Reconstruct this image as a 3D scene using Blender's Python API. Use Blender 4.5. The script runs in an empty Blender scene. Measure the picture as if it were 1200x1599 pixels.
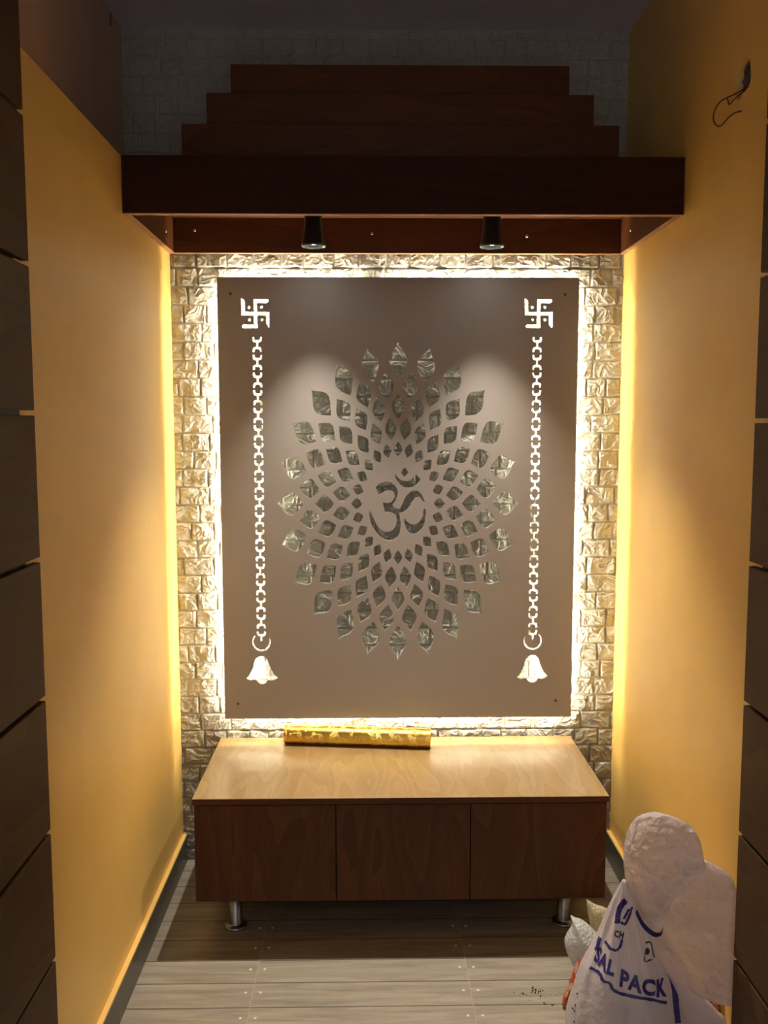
import bpy, bmesh, math, random
import numpy as np
from mathutils import Vector, Matrix, Euler

random.seed(7)
C = bpy.context.scene.collection
SC = bpy.context.scene

# ---------------------------------------------------------------- camera
F_PX, PITCH, YAW, ROLL = 1391.6, 0.0975, 0.0165, -0.0009
CAM = (-0.0401, -2.8788, 1.45)
cd = bpy.data.cameras.new('camera')
cam = bpy.data.objects.new('camera', cd)
C.objects.link(cam)
SC.camera = cam
cd.sensor_fit = 'VERTICAL'
cd.sensor_height = 24.0
cd.lens = F_PX / 1599 * 24.0
cd.clip_start = 0.02
cam.location = CAM
_f = Vector((math.sin(YAW) * math.cos(PITCH), math.cos(YAW) * math.cos(PITCH), -math.sin(PITCH)))
_r = Vector((math.cos(YAW), -math.sin(YAW), 0))
_u = _r.cross(_f)
cam.rotation_euler = (Matrix((_r, _u, -_f)).transposed() @ Matrix.Rotation(ROLL, 3, 'Z')).to_euler()

# ---------------------------------------------------------------- light
AMBIENT = (0.52, 0.48, 0.50)
AMBIENT_STRENGTH = 0.78
LED_COLOR = (1.0, 0.93, 0.78)
LED_STRENGTH = 54.0
SPOT_COLOR = (1.0, 0.93, 0.84)
SPOT_WATTS = 45.0
EXPOSURE = 1.0

w = bpy.data.worlds.new('world')
SC.world = w
w.use_nodes = True
w.node_tree.nodes['Background'].inputs[0].default_value = (*AMBIENT, 1)
w.node_tree.nodes['Background'].inputs[1].default_value = AMBIENT_STRENGTH
vs = SC.view_settings
vs.view_transform = 'Standard'
vs.look = 'None'
vs.gamma = 1
vs.use_curve_mapping = False
vs.exposure = EXPOSURE

# ---------------------------------------------------------------- dimensions
XL, XR = -0.665, 0.768          # faces of the side walls
REC = 0.132                     # the left wall steps back above the canopy
ZC, ZT, ZCEIL = 1.984, 2.128, 2.658
YC = 0.545                      # canopy depth
YJL, YJR = -1.247, -1.060       # where the wood cladding starts
YEND = -3.3
PX0, PX1, PZ0, PZ1 = -0.511, 0.6166, 0.4997, 1.906
PYF, PYB = -0.055, -0.043       # front and back of the carved panel


# ---------------------------------------------------------------- materials
def new_mat(name):
    m = bpy.data.materials.new(name)
    m.use_nodes = True
    nt = m.node_tree
    return m, nt, nt.nodes['Principled BSDF']


def node(nt, kind, **kw):
    n = nt.nodes.new(kind)
    for k, v in kw.items():
        if k.startswith('i_'):
            n.inputs[k[2:].replace('_', ' ')].default_value = v
        else:
            setattr(n, k, v)
    return n


def math_node(nt, op, a, b=None):
    n = nt.nodes.new('ShaderNodeMath')
    n.operation = op
    for i, s in enumerate((a, b)):
        if s is None:
            continue
        if isinstance(s, (int, float)):
            n.inputs[i].default_value = s
        else:
            nt.links.new(s, n.inputs[i])
    return n.outputs[0]


def ramp(nt, fac, stops):
    r = nt.nodes.new('ShaderNodeValToRGB')
    el = r.color_ramp.elements
    while len(el) < len(stops):
        el.new(0.5)
    for e, (p, c) in zip(el, stops):
        e.position = p
        e.color = (*c, 1)
    nt.links.new(fac, r.inputs[0])
    return r.outputs[0]


def coords(nt, scale=(1, 1, 1), loc=(0, 0, 0)):
    t = nt.nodes.new('ShaderNodeTexCoord')
    mp = nt.nodes.new('ShaderNodeMapping')
    mp.inputs['Scale'].default_value = scale
    mp.inputs['Location'].default_value = loc
    nt.links.new(t.outputs['Object'], mp.inputs[0])
    return mp.outputs[0]


def noise(nt, vec, scale, detail=3, rough=0.5, dist=0.0):
    n = nt.nodes.new('ShaderNodeTexNoise')
    n.inputs['Scale'].default_value = scale
    n.inputs['Detail'].default_value = detail
    n.inputs['Roughness'].default_value = rough
    n.inputs['Distortion'].default_value = dist
    nt.links.new(vec, n.inputs['Vector'])
    return n.outputs['Fac']


def bump(nt, bsdf, h, strength, dist=0.002):
    b = nt.nodes.new('ShaderNodeBump')
    b.inputs['Strength'].default_value = strength
    b.inputs['Distance'].default_value = dist
    nt.links.new(h, b.inputs['Height'])
    nt.links.new(b.outputs[0], bsdf.inputs['Normal'])


def flat(name, col, rough=0.6, metal=0.0, nscale=0, namp=0.12, emit=None, es=0, bmp=0.0, spec=0.5):
    m, nt, b = new_mat(name)
    b.inputs['Roughness'].default_value = rough
    b.inputs['Metallic'].default_value = metal
    b.inputs['Specular IOR Level'].default_value = spec
    if nscale:
        n = noise(nt, coords(nt), nscale, 4, 0.6)
        lo = tuple(max(0, c * (1 - namp)) for c in col)
        hi = tuple(min(1, c * (1 + namp)) for c in col)
        nt.links.new(ramp(nt, n, [(0.3, lo), (0.7, hi)]), b.inputs['Base Color'])
        if bmp:
            bump(nt, b, n, bmp)
    else:
        b.inputs['Base Color'].default_value = (*col, 1)
    if emit:
        b.inputs['Emission Color'].default_value = (*emit, 1)
        b.inputs['Emission Strength'].default_value = es
    return m


def wood(name, stretch, dark, mid, light, rough=0.38, rings=9.0, coat=0.0, off=(0, 0, 0), mot=0.0, spec=0.5):
    """laminate with long cathedral grain; stretch scales the object axes (small = along the grain)"""
    m, nt, b = new_mat(name)
    v = coords(nt, stretch, off)
    n1 = noise(nt, v, 1.0, 2, 0.45, 0.25)
    s = math_node(nt, 'FRACT', math_node(nt, 'MULTIPLY', n1, rings))
    fine = noise(nt, coords(nt, tuple(c * 14 for c in stretch), off), 2.0, 4, 0.7)
    big = noise(nt, coords(nt, tuple(c * 0.5 for c in stretch), off), 1.3, 2, 0.5)
    mix = math_node(nt, 'ADD', math_node(nt, 'MULTIPLY', s, 0.24),
                    math_node(nt, 'ADD', math_node(nt, 'MULTIPLY', fine, 0.62), math_node(nt, 'MULTIPLY', big, 0.26)))
    nt.links.new(ramp(nt, mix, [(0.30, light), (0.55, mid), (0.86, dark)]), b.inputs['Base Color'])
    b.inputs['Roughness'].default_value = rough
    b.inputs['Coat Weight'].default_value = coat
    b.inputs['Coat Roughness'].default_value = 0.25
    b.inputs['Specular IOR Level'].default_value = spec
    bump(nt, b, fine, 0.12, 0.001)
    return m


M = {}
M['yellow'] = flat('yellow_paint', (0.88, 0.565, 0.155), 0.42, nscale=3, namp=0.05, bmp=0.05, spec=0.4)
M['cement'] = flat('grey_cement', (0.62, 0.43, 0.32), 0.9, nscale=9, namp=0.06, bmp=0.15)
M['crater'] = flat('broken_plaster', (0.16, 0.13, 0.11), 0.95, nscale=60, namp=0.6, bmp=1.0)
M['ceiling'] = flat('ceiling_plaster', (0.66, 0.62, 0.64), 0.9, nscale=6, namp=0.08)
M['brickfoam'] = None
M['walnut_v'] = wood('walnut_laminate_upright_shaded', (5.5, 5.5, 0.9), (0.055, 0.017, 0.004), (0.085, 0.028, 0.007), (0.12, 0.042, 0.012), 0.5, spec=0.25)  # cabinet doors and body, their shade darkened into the colour
M['walnut_d'] = wood('walnut_laminate_top_lit', (9.0, 1.6, 3.0), (0.20, 0.12, 0.046), (0.275, 0.175, 0.070), (0.34, 0.225, 0.095), 0.33, coat=0.25)  # same walnut as the doors, lamp light lightened into the colour
M['walnut_h'] = wood('walnut_laminate_lengthwise', (0.8, 4.5, 4.5), (0.068, 0.019, 0.004), (0.092, 0.028, 0.006), (0.118, 0.037, 0.008), 0.5, spec=0.25)
M['walnut_dark'] = wood('dark_walnut_fascia', (0.8, 5.5, 5.5), (0.026, 0.006, 0.001), (0.038, 0.010, 0.0015), (0.050, 0.013, 0.002), 0.55, spec=0.12)
M['edge'] = flat('laminate_edge_band', (0.42, 0.21, 0.10), 0.4, nscale=20)
M['cladding'] = wood('brown_cladding', (5, 0.9, 5), (0.068, 0.037, 0.016), (0.092, 0.052, 0.023), (0.115, 0.066, 0.031), 0.6, rings=7, spec=0.2)
M['groove'] = flat('dark_groove_backing', (0.012, 0.016, 0.022), 0.5, nscale=30)
M['skirting'] = flat('dark_stone_skirting', (0.085, 0.078, 0.058), 0.35, nscale=14, namp=0.25)
M['panel'] = flat('warm_white_board', (0.325, 0.29, 0.25), 0.5, nscale=2, namp=0.02)
M['back_bounce'] = flat('white_bounce_board_back', (0.85, 0.85, 0.82), 0.5, nscale=3, namp=0.03)  # unseen back face, whitened to bounce LED light behind the cut-outs
M['dark_screw'] = flat('rusty_screw', (0.10, 0.05, 0.025), 0.5, 0.3, nscale=200)
M['steel'] = flat('brushed_steel', (0.36, 0.36, 0.38), 0.36, 1.0, nscale=60, namp=0.08)
M['chrome'] = flat('bright_steel_head', (0.85, 0.85, 0.85), 0.18, 1.0, nscale=60, namp=0.05)
M['black'] = flat('black_powder_coat', (0.012, 0.014, 0.012), 0.35, nscale=90, namp=0.1)
M['rim'] = flat('ribbed_lens_rim', (0.10, 0.11, 0.10), 0.2, 0.6, nscale=120, namp=0.3)
M['lens'] = flat('lit_lens', (0.9, 0.95, 1), 0.3, emit=(0.93, 0.97, 1.0), es=14)
M['led'] = flat('led_tape', (1, 0.95, 0.85), 0.4, emit=LED_COLOR, es=LED_STRENGTH)
M['led_inner'] = flat('narrow_led_tape', (1, 0.95, 0.85), 0.4, emit=LED_COLOR, es=LED_STRENGTH * 0.42)
M['timber'] = flat('raw_spacer_timber', (0.30, 0.17, 0.08), 0.8, nscale=30, namp=0.2)
M['cardboard'] = flat('cardboard_core', (0.20, 0.12, 0.05), 0.8, nscale=50)
M['cable'] = flat('dark_red_cable', (0.05, 0.006, 0.006), 0.4, nscale=50)
M['copper'] = flat('bare_copper', (0.75, 0.55, 0.35), 0.3, 0.9, nscale=50)
M['dirt'] = flat('brown_crumbs', (0.10, 0.05, 0.025), 0.9, nscale=90, namp=0.4)
M['blue'] = flat('dark_blue_ink', (0.035, 0.028, 0.17), 0.45, nscale=40, namp=0.15)
M['ink'] = flat('dark_green_ink', (0.02, 0.045, 0.03), 0.5, nscale=40, namp=0.15)
M['nail'] = flat('pale_nail_mark', (0.62, 0.58, 0.48), 0.4, nscale=90)
M['nailshade'] = flat('dark_nail_mark', (0.10, 0.08, 0.06), 0.5, nscale=90)


def mat_brick():
    m, nt, b = new_mat('cream_foam_brick')
    v = coords(nt)
    n = noise(nt, v, 60, 5, 0.65, 0.6)
    n2 = noise(nt, v, 5, 2, 0.5)
    nt.links.new(ramp(nt, n2, [(0.3, (0.32, 0.305, 0.25)), (0.7, (0.365, 0.35, 0.29))]), b.inputs['Base Color'])
    b.inputs['Roughness'].default_value = 0.55
    bump(nt, b, n, 0.35, 0.003)
    return m


def mat_floor():
    m, nt, b = new_mat('wood_look_floor_tile')
    tc = nt.nodes.new('ShaderNodeTexCoord')
    sep = nt.nodes.new('ShaderNodeSeparateXYZ')
    nt.links.new(tc.outputs['Object'], sep.inputs[0])
    row = math_node(nt, 'DIVIDE', math_node(nt, 'SUBTRACT', sep.outputs[1], -0.4805), 0.0988)
    rid = math_node(nt, 'FLOOR', row)
    rfr = math_node(nt, 'FRACT', row)
    col = math_node(nt, 'DIVIDE', math_node(nt, 'SUBTRACT', sep.outputs[0], -0.3425), 0.5605)
    cfr = math_node(nt, 'FRACT', col)
    cid = math_node(nt, 'FLOOR', col)
    dr = math_node(nt, 'MINIMUM', rfr, math_node(nt, 'SUBTRACT', 1.0, rfr))
    dc = math_node(nt, 'MINIMUM', cfr, math_node(nt, 'SUBTRACT', 1.0, cfr))
    gap = math_node(nt, 'LESS_THAN', dr, 0.016)
    gapc = math_node(nt, 'LESS_THAN', dc, 0.0018)
    shift = math_node(nt, 'ADD', math_node(nt, 'MULTIPLY', rid, 3.71), math_node(nt, 'MULTIPLY', cid, 7.3))
    comb = nt.nodes.new('ShaderNodeCombineXYZ')
    nt.links.new(math_node(nt, 'ADD', math_node(nt, 'MULTIPLY', sep.outputs[0], 2.2), shift), comb.inputs[0])
    nt.links.new(math_node(nt, 'MULTIPLY', sep.outputs[1], 26.0), comb.inputs[1])
    nt.links.new(shift, comb.inputs[2])
    n1 = noise(nt, comb.outputs[0], 1.6, 5, 0.62, 0.7)
    n2 = noise(nt, comb.outputs[0], 9.0, 4, 0.7)
    mixv = math_node(nt, 'ADD', math_node(nt, 'MULTIPLY', n1, 0.75), math_node(nt, 'MULTIPLY', n2, 0.25))
    c = ramp(nt, mixv, [(0.3, (0.18, 0.148, 0.102)), (0.5, (0.285, 0.238, 0.168)), (0.7, (0.38, 0.325, 0.24))])
    mx = nt.nodes.new('ShaderNodeMix')
    mx.data_type = 'RGBA'
    nt.links.new(gap, mx.inputs['Factor'])
    nt.links.new(c, mx.inputs['A'])
    mx.inputs['B'].default_value = (0.06, 0.045, 0.032, 1)
    mx2 = nt.nodes.new('ShaderNodeMix')
    mx2.data_type = 'RGBA'
    nt.links.new(gapc, mx2.inputs['Factor'])
    nt.links.new(mx.outputs['Result'], mx2.inputs['A'])
    mx2.inputs['B'].default_value = (0.36, 0.30, 0.22, 1)
    nt.links.new(mx2.outputs['Result'], b.inputs['Base Color'])
    b.inputs['Roughness'].default_value = 0.45
    bump(nt, b, n2, 0.1, 0.001)
    return m


def mat_gold():
    m, nt, b = new_mat('embossed_gold_foil')
    b.inputs['Metallic'].default_value = 1.0
    v = coords(nt)
    n = noise(nt, v, 38, 2, 0.5, 1.5)
    fine = noise(nt, v, 420, 3, 0.7)
    mask = math_node(nt, 'GREATER_THAN', n, 0.53)
    h = math_node(nt, 'ADD', math_node(nt, 'MULTIPLY', mask, math_node(nt, 'ADD', fine, 0.4)), math_node(nt, 'MULTIPLY', fine, 0.08))
    nt.links.new(ramp(nt, mask, [(0.0, (0.78, 0.50, 0.09)), (1.0, (0.92, 0.74, 0.22))]), b.inputs['Base Color'])
    b.inputs['Roughness'].default_value = 0.3
    bump(nt, b, h, 0.9, 0.0025)
    return m


def mat_plastic(name, col, clear, rough=0.32, bs=0.18, scale=14):
    m, nt, b = new_mat(name)
    v = coords(nt)
    n = noise(nt, v, scale, 4, 0.55, 1.2)
    cr = math_node(nt, 'ABSOLUTE', math_node(nt, 'SUBTRACT', noise(nt, v, scale * 1.3, 3, 0.5, 0.8), 0.5))
    cr2 = math_node(nt, 'ABSOLUTE', math_node(nt, 'SUBTRACT', noise(nt, v, scale * 3.1, 2, 0.5, 0.5), 0.5))
    hsum = math_node(nt, 'SUBTRACT', n, math_node(nt, 'ADD', math_node(nt, 'MULTIPLY', cr, 3.0), math_node(nt, 'MULTIPLY', cr2, 1.2)))
    lo = tuple(c * 0.9 for c in col)
    nt.links.new(ramp(nt, n, [(0.3, lo), (0.7, col)]), b.inputs['Base Color'])
    b.inputs['Roughness'].default_value = rough
    bump(nt, b, hsum, bs, 0.012)
    out = nt.nodes['Material Output']
    tl = nt.nodes.new('ShaderNodeBsdfTranslucent')
    tl.inputs[0].default_value = (*col, 1)
    mixt = nt.nodes.new('ShaderNodeMixShader')
    mixt.inputs[0].default_value = 0.35
    nt.links.new(b.outputs[0], mixt.inputs[1])
    nt.links.new(tl.outputs[0], mixt.inputs[2])
    tr = nt.nodes.new('ShaderNodeBsdfTransparent')
    mix2 = nt.nodes.new('ShaderNodeMixShader')
    mix2.inputs[0].default_value = clear
    nt.links.new(mixt.outputs[0], mix2.inputs[1])
    nt.links.new(tr.outputs[0], mix2.inputs[2])
    nt.links.new(mix2.outputs[0], out.inputs['Surface'])
    return m


def mat_foil():
    m, nt, b = new_mat('printed_snack_foil')
    v = coords(nt)
    n = noise(nt, v, 34, 2, 0.5, 0.6)
    nt.links.new(ramp(nt, n, [(0.36, (0.42, 0.30, 0.12)), (0.46, (0.65, 0.05, 0.015)), (0.54, (0.80, 0.16, 0.03)), (0.60, (0.75, 0.62, 0.45)), (0.68, (0.45, 0.02, 0.06))]),
                 b.inputs['Base Color'])
    b.inputs['Metallic'].default_value = 0.4
    b.inputs['Roughness'].default_value = 0.3
    return m


def mat_perforated():
    m, nt, b = new_mat('perforated_orange_plastic')
    tc = nt.nodes.new('ShaderNodeTexCoord')
    sep = nt.nodes.new('ShaderNodeSeparateXYZ')
    nt.links.new(tc.outputs['Object'], sep.inputs[0])
    rr = math_node(nt, 'DIVIDE', sep.outputs[2], 0.010)
    odd = math_node(nt, 'MULTIPLY', math_node(nt, 'MODULO', math_node(nt, 'FLOOR', rr), 2.0), 0.5)
    cc = math_node(nt, 'ADD', math_node(nt, 'DIVIDE', math_node(nt, 'ADD', sep.outputs[0], sep.outputs[1]), 0.012), odd)
    a = math_node(nt, 'POWER', math_node(nt, 'SUBTRACT', math_node(nt, 'FRACT', rr), 0.5), 2.0)
    c = math_node(nt, 'POWER', math_node(nt, 'SUBTRACT', math_node(nt, 'FRACT', math_node(nt, 'ADD', cc, 40.0)), 0.5), 2.0)
    d = math_node(nt, 'LESS_THAN', math_node(nt, 'ADD', a, c), 0.055)
    nt.links.new(ramp(nt, d, [(0, (0.80, 0.38, 0.14)), (1, (0.16, 0.04, 0.015))]), b.inputs['Base Color'])
    b.inputs['Roughness'].default_value = 0.5
    return m


M['brickfoam'] = mat_brick()
M['floor'] = mat_floor()
M['gold'] = mat_gold()
M['polythene'] = mat_plastic('milky_polythene', (0.82, 0.74, 0.74), 0.08)
M['polythene_clear'] = mat_plastic('loose_milky_polythene', (0.84, 0.74, 0.72), 0.22, 0.22, 0.8, 11)
M['carrier'] = mat_plastic('white_carrier_plastic', (0.80, 0.82, 0.78), 0.02, 0.35, 0.6, 40)
M['carrier_cream'] = mat_plastic('cream_carrier_plastic', (0.80, 0.74, 0.52), 0.02, 0.4, 0.6, 40)
M['foil'] = mat_foil()
M['perforated'] = mat_perforated()


# ---------------------------------------------------------------- object helpers
def link(name, me, mat, parent=None, smooth=False):
    if mat is not None:
        me.materials.append(mat)
    if smooth:
        for p in me.polygons:
            p.use_smooth = True
    o = bpy.data.objects.new(name, me)
    C.objects.link(o)
    if parent:
        o.parent = parent
    return o


def from_bm(name, bm, mat, parent=None, smooth=False):
    me = bpy.data.meshes.new(name)
    bm.normal_update()
    bm.to_mesh(me)
    bm.free()
    return link(name, me, mat, parent, smooth)


def box_bm(x0, x1, y0, y1, z0, z1, bev=0.0, bm=None):
    own = bmesh.new()
    bmesh.ops.create_cube(own, size=1)
    for v in own.verts:
        v.co = Vector((x0 + (v.co.x + .5) * (x1 - x0), y0 + (v.co.y + .5) * (y1 - y0), z0 + (v.co.z + .5) * (z1 - z0)))
    if bev:
        bmesh.ops.bevel(own, geom=own.edges[:], offset=bev, segments=2, affect='EDGES', profile=0.5)
    if bm is None:
        return own
    me = bpy.data.meshes.new('tmp')
    own.to_mesh(me)
    own.free()
    bm.from_mesh(me)
    bpy.data.meshes.remove(me)
    return bm


def box(name, ext, mat, parent=None, bev=0.0):
    """ext in the parent's space"""
    return from_bm(name, box_bm(*ext, bev=bev), mat, parent)


def thing(name, label, cat, loc=(0, 0, 0), group=None):
    o = bpy.data.objects.new(name, None)
    o.empty_display_size = 0.05
    C.objects.link(o)
    o.location = loc
    tag(o, label, cat, group)
    return o


def tag(o, label, cat, group=None):
    o['label'] = label
    o['category'] = cat
    if group:
        o['group'] = group
    return o


def structure(o, label=None):
    o['kind'] = 'structure'
    if label:
        o['label'] = label
    return o


def lathe_bm(profile, seg=48, bm=None):
    """profile: (radius, z) list about the z axis"""
    bm = bm or bmesh.new()
    rings = []
    for r, z in profile:
        if r < 1e-6:
            rings.append([bm.verts.new((0, 0, z))])
        else:
            rings.append([bm.verts.new((r * math.cos(2 * math.pi * k / seg), r * math.sin(2 * math.pi * k / seg), z)) for k in range(seg)])
    for a, b in zip(rings, rings[1:]):
        for k in range(seg):
            q = [a[k % len(a)], a[(k + 1) % len(a)], b[(k + 1) % len(b)], b[k % len(b)]]
            u = []
            for v in q:
                if v not in u:
                    u.append(v)
            if len(u) >= 3:
                bm.faces.new(u)
    bmesh.ops.recalc_face_normals(bm, faces=bm.faces[:])
    return bm


def tube_bm(pts, r, seg=10):
    bm = bmesh.new()
    P = [Vector(p) for p in pts]
    prev = None
    for i, p in enumerate(P):
        t = (P[min(i + 1, len(P) - 1)] - P[max(i - 1, 0)]).normalized()
        a = t.orthogonal().normalized() if prev is None else (prev - t * prev.dot(t)).normalized()
        prev = a
        b = t.cross(a)
        ring = [bm.verts.new(p + r * (math.cos(2 * math.pi * k / seg) * a + math.sin(2 * math.pi * k / seg) * b)) for k in range(seg)]
        if i:
            for k in range(seg):
                bm.faces.new((old[k], old[(k + 1) % seg], ring[(k + 1) % seg], ring[k]))
        else:
            bm.faces.new(ring[::-1])
        old = ring
    bm.faces.new(old)
    bmesh.ops.recalc_face_normals(bm, faces=bm.faces[:])
    return bm


def catmull(pts, n=6, closed=False):
    P = [Vector((*p, 0)) if len(p) == 2 else Vector(p) for p in pts]
    out = []
    N = len(P)
    for i in range(N if closed else N - 1):
        p0 = P[(i - 1) % N] if closed else P[max(i - 1, 0)]
        p1, p2 = P[i], P[(i + 1) % N]
        p3 = P[(i + 2) % N] if closed else P[min(i + 2, N - 1)]
        for k in range(n):
            t = k / n
            out.append(0.5 * ((2 * p1) + (p2 - p0) * t + (2 * p0 - 5 * p1 + 4 * p2 - p3) * t * t + (3 * p1 - p0 - 3 * p2 + p3) * t ** 3))
    if not closed:
        out.append(P[-1])
    return out


def plate_with_holes(outer, holes, thick):
    """flat board with through holes, from 2D curves, in the XY plane, thickness about z = 0"""
    cu = bpy.data.curves.new('plate', 'CURVE')
    cu.dimensions = '2D'
    cu.fill_mode = 'BOTH'
    cu.extrude = thick / 2
    for loop in [outer] + holes:
        s = cu.splines.new('POLY')
        s.points.add(len(loop) - 1)
        for p, q in zip(s.points, loop):
            p.co = (q[0], q[1], 0, 1)
        s.use_cyclic_u = True
    ob = bpy.data.objects.new('plate', cu)
    C.objects.link(ob)
    dg = bpy.context.evaluated_depsgraph_get()
    me = bpy.data.meshes.new_from_object(ob.evaluated_get(dg))
    bpy.data.objects.remove(ob)
    bpy.data.curves.remove(cu)
    me.materials.clear()
    return me


# ---------------------------------------------------------------- brick relief wall
def hash2(ix, iy, seed):
    h = (ix.astype(np.int64) * 374761393 + iy.astype(np.int64) * 668265263 + seed * 1442695041) & 0xffffffff
    h = ((h ^ (h >> 13)) * 1274126177) & 0xffffffff
    h = (h ^ (h >> 16)) & 0xffffffff
    return h / 4294967295.0


def vnoise(x, y, seed):
    ix, iy = np.floor(x), np.floor(y)
    fx, fy = x - ix, y - iy
    sx, sy = fx * fx * (3 - 2 * fx), fy * fy * (3 - 2 * fy)

    def g(a, b):
        th = hash2(a, b, seed) * 2 * np.pi
        return np.cos(th) * (x - a) + np.sin(th) * (y - b)
    n = (g(ix, iy) * (1 - sx) + g(ix + 1, iy) * sx) * (1 - sy) + (g(ix, iy + 1) * (1 - sx) + g(ix + 1, iy + 1) * sx) * sy
    return n * 1.4


def brick_wall():
    x0, x1, z0, z1 = XL - REC, XR, 0.0, ZCEIL
    res = 0.0020
    nx, nz = int((x1 - x0) / res), int((z1 - z0) / res)
    X, Z = np.meshgrid(np.linspace(x0, x1, nx), np.linspace(z0, z1, nz))
    rh = 0.0577
    zr = (Z - 1.943) / rh + 60
    row = np.floor(zr).astype(int)
    fz = (zr - row) * rh
    dz = np.minimum(fz, rh - fz)
    # four repeating courses of bricks of unequal length
    pat = [[.088, .072, .096, .080], [.062, .084, .092, .070, .078], [.100, .066, .086], [.076, .094, .068, .090]]
    dx = np.zeros_like(X)
    bid = np.zeros_like(row)
    for r in range(row.min(), row.max() + 1):
        rs = (row[:, 0] == r)
        if not rs.any():
            continue
        rng = random.Random(r * 7 + 3)
        edges = [x0 - rng.uniform(0, 0.08)]
        pt = pat[r % 4]
        k = rng.randrange(4)
        while edges[-1] < x1 + 0.1:
            edges.append(edges[-1] + pt[k % len(pt)])
            k += 1
        e = np.array(edges)
        xs = X[0]
        j = np.searchsorted(e, xs) - 1
        d = np.minimum(xs - e[j], e[j + 1] - xs)
        dx[rs, :] = d
        bid[rs, :] = r * 37 + j
    wob = 0.0012 * vnoise(X * 60, Z * 60, 5)
    d = np.minimum(dx, dz) + wob
    prof = np.clip((d - 0.0012) / 0.0034, 0, 1)
    prof = prof * prof * (3 - 2 * prof)
    ox, oz = hash2(bid, bid * 3, 1) * 50, hash2(bid, bid * 5, 2) * 50
    an = hash2(bid, bid * 7, 3) * 2.2 - 1.1
    ca, sa = np.cos(an), np.sin(an)
    U, V = (X * ca - Z * sa) + ox, (X * sa + Z * ca) + oz
    wx = vnoise(U * 26, V * 26, 11) * 0.016
    wz = vnoise(U * 26, V * 26, 12) * 0.016
    U2, V2 = U + wx, V + wz
    r1 = 1 - np.abs(vnoise(U2 * 30, V2 * 52, 21)) * 2.6
    r2 = 1 - np.abs(vnoise(U2 * 75, V2 * 100, 22)) * 2.4
    big = vnoise(U * 14, V * 14, 23)
    t1 = vnoise(U2 * 17 + 9, V2 * 27 + 3, 31) * 3.2
    f1 = t1 - np.floor(t1)
    terr = (np.floor(t1) + np.clip((f1 - 0.40) / 0.2, 0, 1)) / 3.2
    t2 = vnoise(U2 * 48 + 5, V2 * 60 + 1, 32) * 2.2
    f2 = t2 - np.floor(t2)
    terr2 = (np.floor(t2) + np.clip((f2 - 0.35) / 0.3, 0, 1)) / 2.2
    rel = 0.42 * np.clip(r1, 0, 1) ** 4 + 0.22 * np.clip(r2, 0, 1) ** 3 + 0.75 * terr + 0.22 * terr2 + 0.2 * big
    hgt = prof * (0.0052 + 0.0074 * rel)
    hgt = np.clip(hgt, 0, 0.0128)
    Y = -hgt
    co = np.stack([X, Y, Z], -1).reshape(-1, 3).astype(np.float32)
    idx = np.arange(nx * nz).reshape(nz, nx)
    q = np.stack([idx[:-1, :-1], idx[:-1, 1:], idx[1:, 1:], idx[1:, :-1]], -1).reshape(-1, 4).astype(np.int32)
    me = bpy.data.meshes.new('wall_back')
    me.vertices.add(len(co))
    me.vertices.foreach_set('co', co.ravel())
    me.loops.add(q.size)
    me.loops.foreach_set('vertex_index', q.ravel())
    me.polygons.add(len(q))
    me.polygons.foreach_set('loop_start', np.arange(0, q.size, 4, dtype=np.int32))
    me.update(calc_edges=True)
    me.polygons.foreach_set('use_smooth', np.ones(len(q), dtype=bool))
    o = link('wall_back', me, M['brickfoam'])
    structure(o, 'back wall clad in cream foam panels moulded as rough bricks')
    b = box('wall_core', (x0, x1, 0.001, 0.10, 0.0, ZCEIL), M['cement'], o)
    return o


brick_wall()

# ---------------------------------------------------------------- room shell
fl = structure(box('floor', (-0.95, 0.95, YEND, 0.1, -0.06, 0.0), M['floor']), 'floor of wood look tiles with printed nail marks')
structure(box('ceiling', (-0.95, 0.95, YEND, 0.1, ZCEIL, ZCEIL + 0.08), M['ceiling']), 'dark grey plaster ceiling')
# left: yellow partition up to the canopy top, grey wall set back above it, full height pier in front
wl = structure(box('wall_left', (XL - REC, XL, YJL - 0.001, 0.0, 0.0, ZT), M['yellow'], None, 0.002), 'yellow painted left wall of the niche')
structure(box('wall_left_upper', (XL - REC - 0.10, XL - REC, YJL - 0.3, 0.1, 0.0, ZCEIL), M['cement']), 'unpainted grey wall set back above the yellow left wall')
box('plaster_mark', (XL - REC, XL - REC + 0.002, -0.130, -0.118, 2.618, 2.652), M['crater'], bpy.data.objects['wall_left_upper'])
structure(box('wall_left_front', (XL - REC - 0.10, XL, YEND, YJL, 0.0, ZCEIL), M['yellow']), 'left wall pier behind the wood cladding')

# right wall with a broken hole
HOLE = [(-0.9027, 2.2318), (-0.9222, 2.2161), (-0.9302, 2.1882), (-0.9281, 2.1715), (-0.9164, 2.1625), (-0.8907, 2.1613), (-0.8711, 2.1519),
        (-0.8551, 2.166), (-0.8469, 2.183), (-0.8486, 2.2068), (-0.8588, 2.2212), (-0.8694, 2.2307), (-0.8841, 2.2339)]
hl = []
rng = random.Random(3)
for p in catmull(HOLE, 4, True):
    hl.append((p.x + rng.uniform(-.0012, .0012), p.y + rng.uniform(-.0012, .0012)))
me = plate_with_holes([(YEND, 0), (0.1, 0), (0.1, ZCEIL), (YEND, ZCEIL)], [hl], 0.03)
me.transform(Matrix(((0, 0, 1, XR + 0.015), (1, 0, 0, 0), (0, 1, 0, 0), (0, 0, 0, 1))))
wr = structure(link('wall_right', me, M['yellow']), 'yellow painted right wall of the niche')
box('wall_core', (XR + 0.075, XR + 0.12, YEND, 0.1, 0, ZCEIL), M['cement'], wr)
bm = bmesh.new()
cy, cz = -0.888, 2.195
rings = []
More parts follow.
